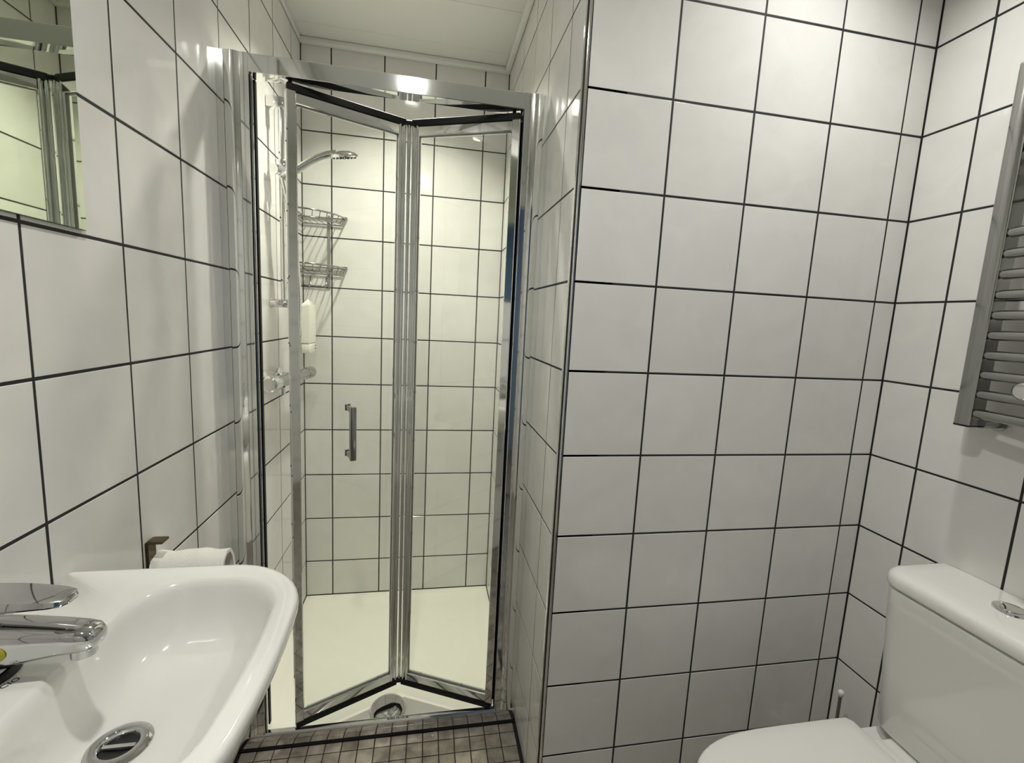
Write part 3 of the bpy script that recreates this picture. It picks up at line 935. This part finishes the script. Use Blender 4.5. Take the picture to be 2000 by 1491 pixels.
loft(bm, [pan_ring(1.20, 1.62, .105, .001, .08), pan_ring(1.205, 1.62, .100, .03, .08), pan_ring(1.215, 1.63, .098, .12, .08), pan_ring(1.17, 1.655, .115, .22, .10),
          pan_ring(1.09, 1.672, .150, .31, .14), pan_ring(1.05, 1.676, .163, .355, .155), pan_ring(1.045, 1.676, .165, .378, .156), pan_ring(1.048, 1.676, .163, .3825, .154)])
bm_obj('pan', bm, M_CERAMIC, toi, True, 60)
bm = bmesh.new()
box(bm, 1.462, 1.664, YT - .118, YT + .118, .380, .4035, .008, 3)
bm_obj('rear_deck', bm, M_CERAMIC, toi, True, 50)
bm = bmesh.new(); box(bm, 1.476, 1.500, YT - .112, YT + .112, .4036, .4105, .003, 2)
bm_obj('lid_hinge', bm, M_SEATP, toi, True, 40)
bm = bmesh.new()
def cis(i, z, front, hw, r=0.052):
    return rrect(front + i, XC - .0012, YT - hw + i, YT + hw - i, z, (r, .004, .004, r), 10)
loft(bm, [cis(.012, .4040, 1.531, .170), cis(.003, .4060, 1.530, .170), cis(0, .4120, 1.529, .170), cis(0, .55, 1.522, .176), cis(0, .70, 1.5135, .1825), cis(0, .7355, 1.512, .1840), cis(.003, .7390, 1.512, .1840), cis(.014, .7393, 1.512, .1840), cis(.014, .7440, 1.512, .1840)])
bm_obj('cistern', bm, M_CERAMIC, toi, True, 50)
bm = bmesh.new()
loft(bm, [cis(.016, .7436, 1.508, .1870), cis(.003, .7436, 1.508, .1870), cis(.0005, .7455, 1.508, .1870), cis(0, .749, 1.508, .1870), cis(0, .761, 1.508, .1870), cis(.003, .7685, 1.508, .1870), cis(.008, .7735, 1.508, .1870), cis(.016, .7765, 1.508, .1870), cis(.045, .7778, 1.508, .1870, .03)])
cl = bm_obj('cistern_lid', bm, M_CERAMIC, toi, True, 50)
bm = bmesh.new()
lathe(bm, [(0.0, .0065), (.008, .0060), (.016, .0048), (.0165, .0030), (.0190, .0032), (.0215, .0050), (.0265, .0036), (.0275, .0), (.0275, -.003)], (1.606, YT + .006, .7778), 'z', 32)
o = bm_obj('flush_button', bm, M_CHROME, toi, True, 40)
o['label'] = 'round chrome push button'

# toilet brush behind the toilet
br = empty('toilet_brush', (1.604, -0.088, 0.0))
tag(br, 'toilet brush with white ball-topped handle in the corner behind the toilet', 'toilet brush')
bm = bmesh.new(); tube(bm, [(1.606, -0.088, 0.10), (1.604, -0.088, 0.338)], .0042, 10)
bm_obj('handle', bm, M_DULL, br, True, 40)
bm = bmesh.new(); lathe(bm, [(0.0, .0085), (.004, .0078), (.0072, .0045), (.0080, 0), (.0065, -.006), (.0045, -.009)], (1.604, -0.088, 0.342), 'z', 16)
bm_obj('ball_knob', bm, M_PLASTIC, br, True)
bm = bmesh.new(); lathe(bm, [(0.0, 0.001), (.042, .001), (.044, .006), (.046, .125), (.043, .128), (.040, .126), (.038, .012), (0, .010)], (1.606, -0.088, 0), 'z', 28)
bm_obj('holder_pot', bm, M_PLASTIC, br, True, 40)
bm = bmesh.new(); lathe(bm, [(0.0, .02), (.03, .022), (.033, .05), (.033, .085), (.028, .10), (0, .104)], (1.606, -0.088, 0), 'z', 16)
bm_obj('bristle_head', bm, M_PLASTIC, br, True, 40)

# ------------------------------------------------------------------ towel radiator on the right wall
rad = empty('towel_radiator', (XC - .06, -0.47, 1.10))
tag(rad, 'chrome ladder towel radiator on the right wall above the toilet', 'radiator')
RY0, RY1 = -0.700, -0.2205
def upright(yc):
    bm = bmesh.new()
    hw = .020
    pts = [(1.600, yc - hw + .003), (1.6015, yc - hw + .0005), (1.634, yc - hw), (1.637, yc - hw + .003), (1.637, yc + hw - .003), (1.634, yc + hw)]
    for i in range(1, 7):   # rounded outer front edge
        a = 0.5 * PI * i / 7
        pts.append((1.634 - .026 * math.sin(a) - .006 * i / 7, yc + hw - .012 * (1 - math.cos(a))))
    pts += [(1.600, yc + hw - .015)]
    extrude_poly(bm, pts, 1.1085, 1.800)
    u = bm_obj('upright', bm, M_DULL, rad, True, 40)
    bm = bmesh.new(); box(bm, 1.606, 1.632, yc - .014, yc + .014, 1.1035, 1.1087, .001, 1)
    bm_obj('end_cap', bm, M_DARK, u)
    bm = bmesh.new(); box(bm, 1.606, 1.632, yc - .014, yc + .014, 1.7998, 1.812, .003, 2)
    bm_obj('top_cap', bm, M_DULL, u, True, 40)
upright(RY1 - .020); upright(RY0 + .020)
zb_ = [1.1349 + .03958 * k for k in range(10)] + [1.6502 + .03958 * k for k in range(4)]
mb = None
for z in zb_:
    if mb is None:
        bm = bmesh.new()
        pts = []
        for i in range(17):
            t = i / 16
            pts.append((1.6095 - 0.018 * math.sin(PI * t), RY0 + .0385 + (RY1 - RY0 - .077) * t, 0))
        e0, e1 = pts[0], pts[-1]
        pts = [e0, (e0[0], e0[1] + .0012, 0), (e0[0] - .0005, e0[1] + .004, 0), (e0[0] - .001, e0[1] + .008, 0)] + pts[1:-1] + [(e1[0] - .001, e1[1] - .008, 0), (e1[0] - .0005, e1[1] - .004, 0), (e1[0], e1[1] - .0012, 0), e1]
        tube(bm, pts, [.003, .0062, .0088, .0100] + [.0100] * 15 + [.0100, .0088, .0062, .003], 14)
        o = bm_obj('rail_bar', bm, M_DULL, rad, True, 50)
        mb = o.data
        o.location.z += z
    else:
        link('rail_bar', mb, None, rad, (0, 0, z))
for y in (RY1 - .052, RY0 + .052):
    for z in (1.125, 1.78):
        bm = bmesh.new(); lathe(bm, [(0.0, 1.630), (.010, 1.630), (.010, XC - .004), (.016, XC - .004), (.016, XC - .0004), (0, XC - .0004)], (0, y + .014 * (1 if y > -.4 else -1), z - 0.012), 'x', 14)
        bm_obj('wall_mount', bm, M_DULL, rad, True, 40)
bm = bmesh.new()
lathe(bm, [(0.0, -.012), (.013, -.012), (.0165, -.009), (.0175, -.003), (.0175, .006), (.013, .009), (.010, .014), (.010, .024)], (1.578, -0.352, 1.194), 'x', 24)
o = bm_obj('knob', bm, M_CHROME, rad, True, 40)
o['label'] = 'round chrome knob on the bars'

# ------------------------------------------------------------------ recessed lamp fittings
LAB = {'shower': 'recessed round ceiling light over the shower tray', 'toilet': 'recessed round ceiling light over the toilet',
       'basin': 'recessed round ceiling light over the washbasin'}
for nm, lx, ly, w, c, spr in DOWNLIGHTS:
    e = empty('ceiling_light', (lx, ly, CEIL))
    tag(e, LAB[nm], 'ceiling light', 'recessed ceiling lights')
    bm = bmesh.new(); lathe(bm, [(.031, .002), (.033, -.004), (.038, -.005), (.0435, -.0025), (.0435, -.0002)], (lx, ly, CEIL), 'z', 32)
    bm_obj('bezel', bm, M_CHROME, e, True, 50)
    bm = bmesh.new(); lathe(bm, [(0, -.0012), (.0312, -.0012), (.0312, .0008), (0, .0008)], (lx, ly, CEIL), 'z', 28)
    bm_obj('lens', bm, M_LENS, e)
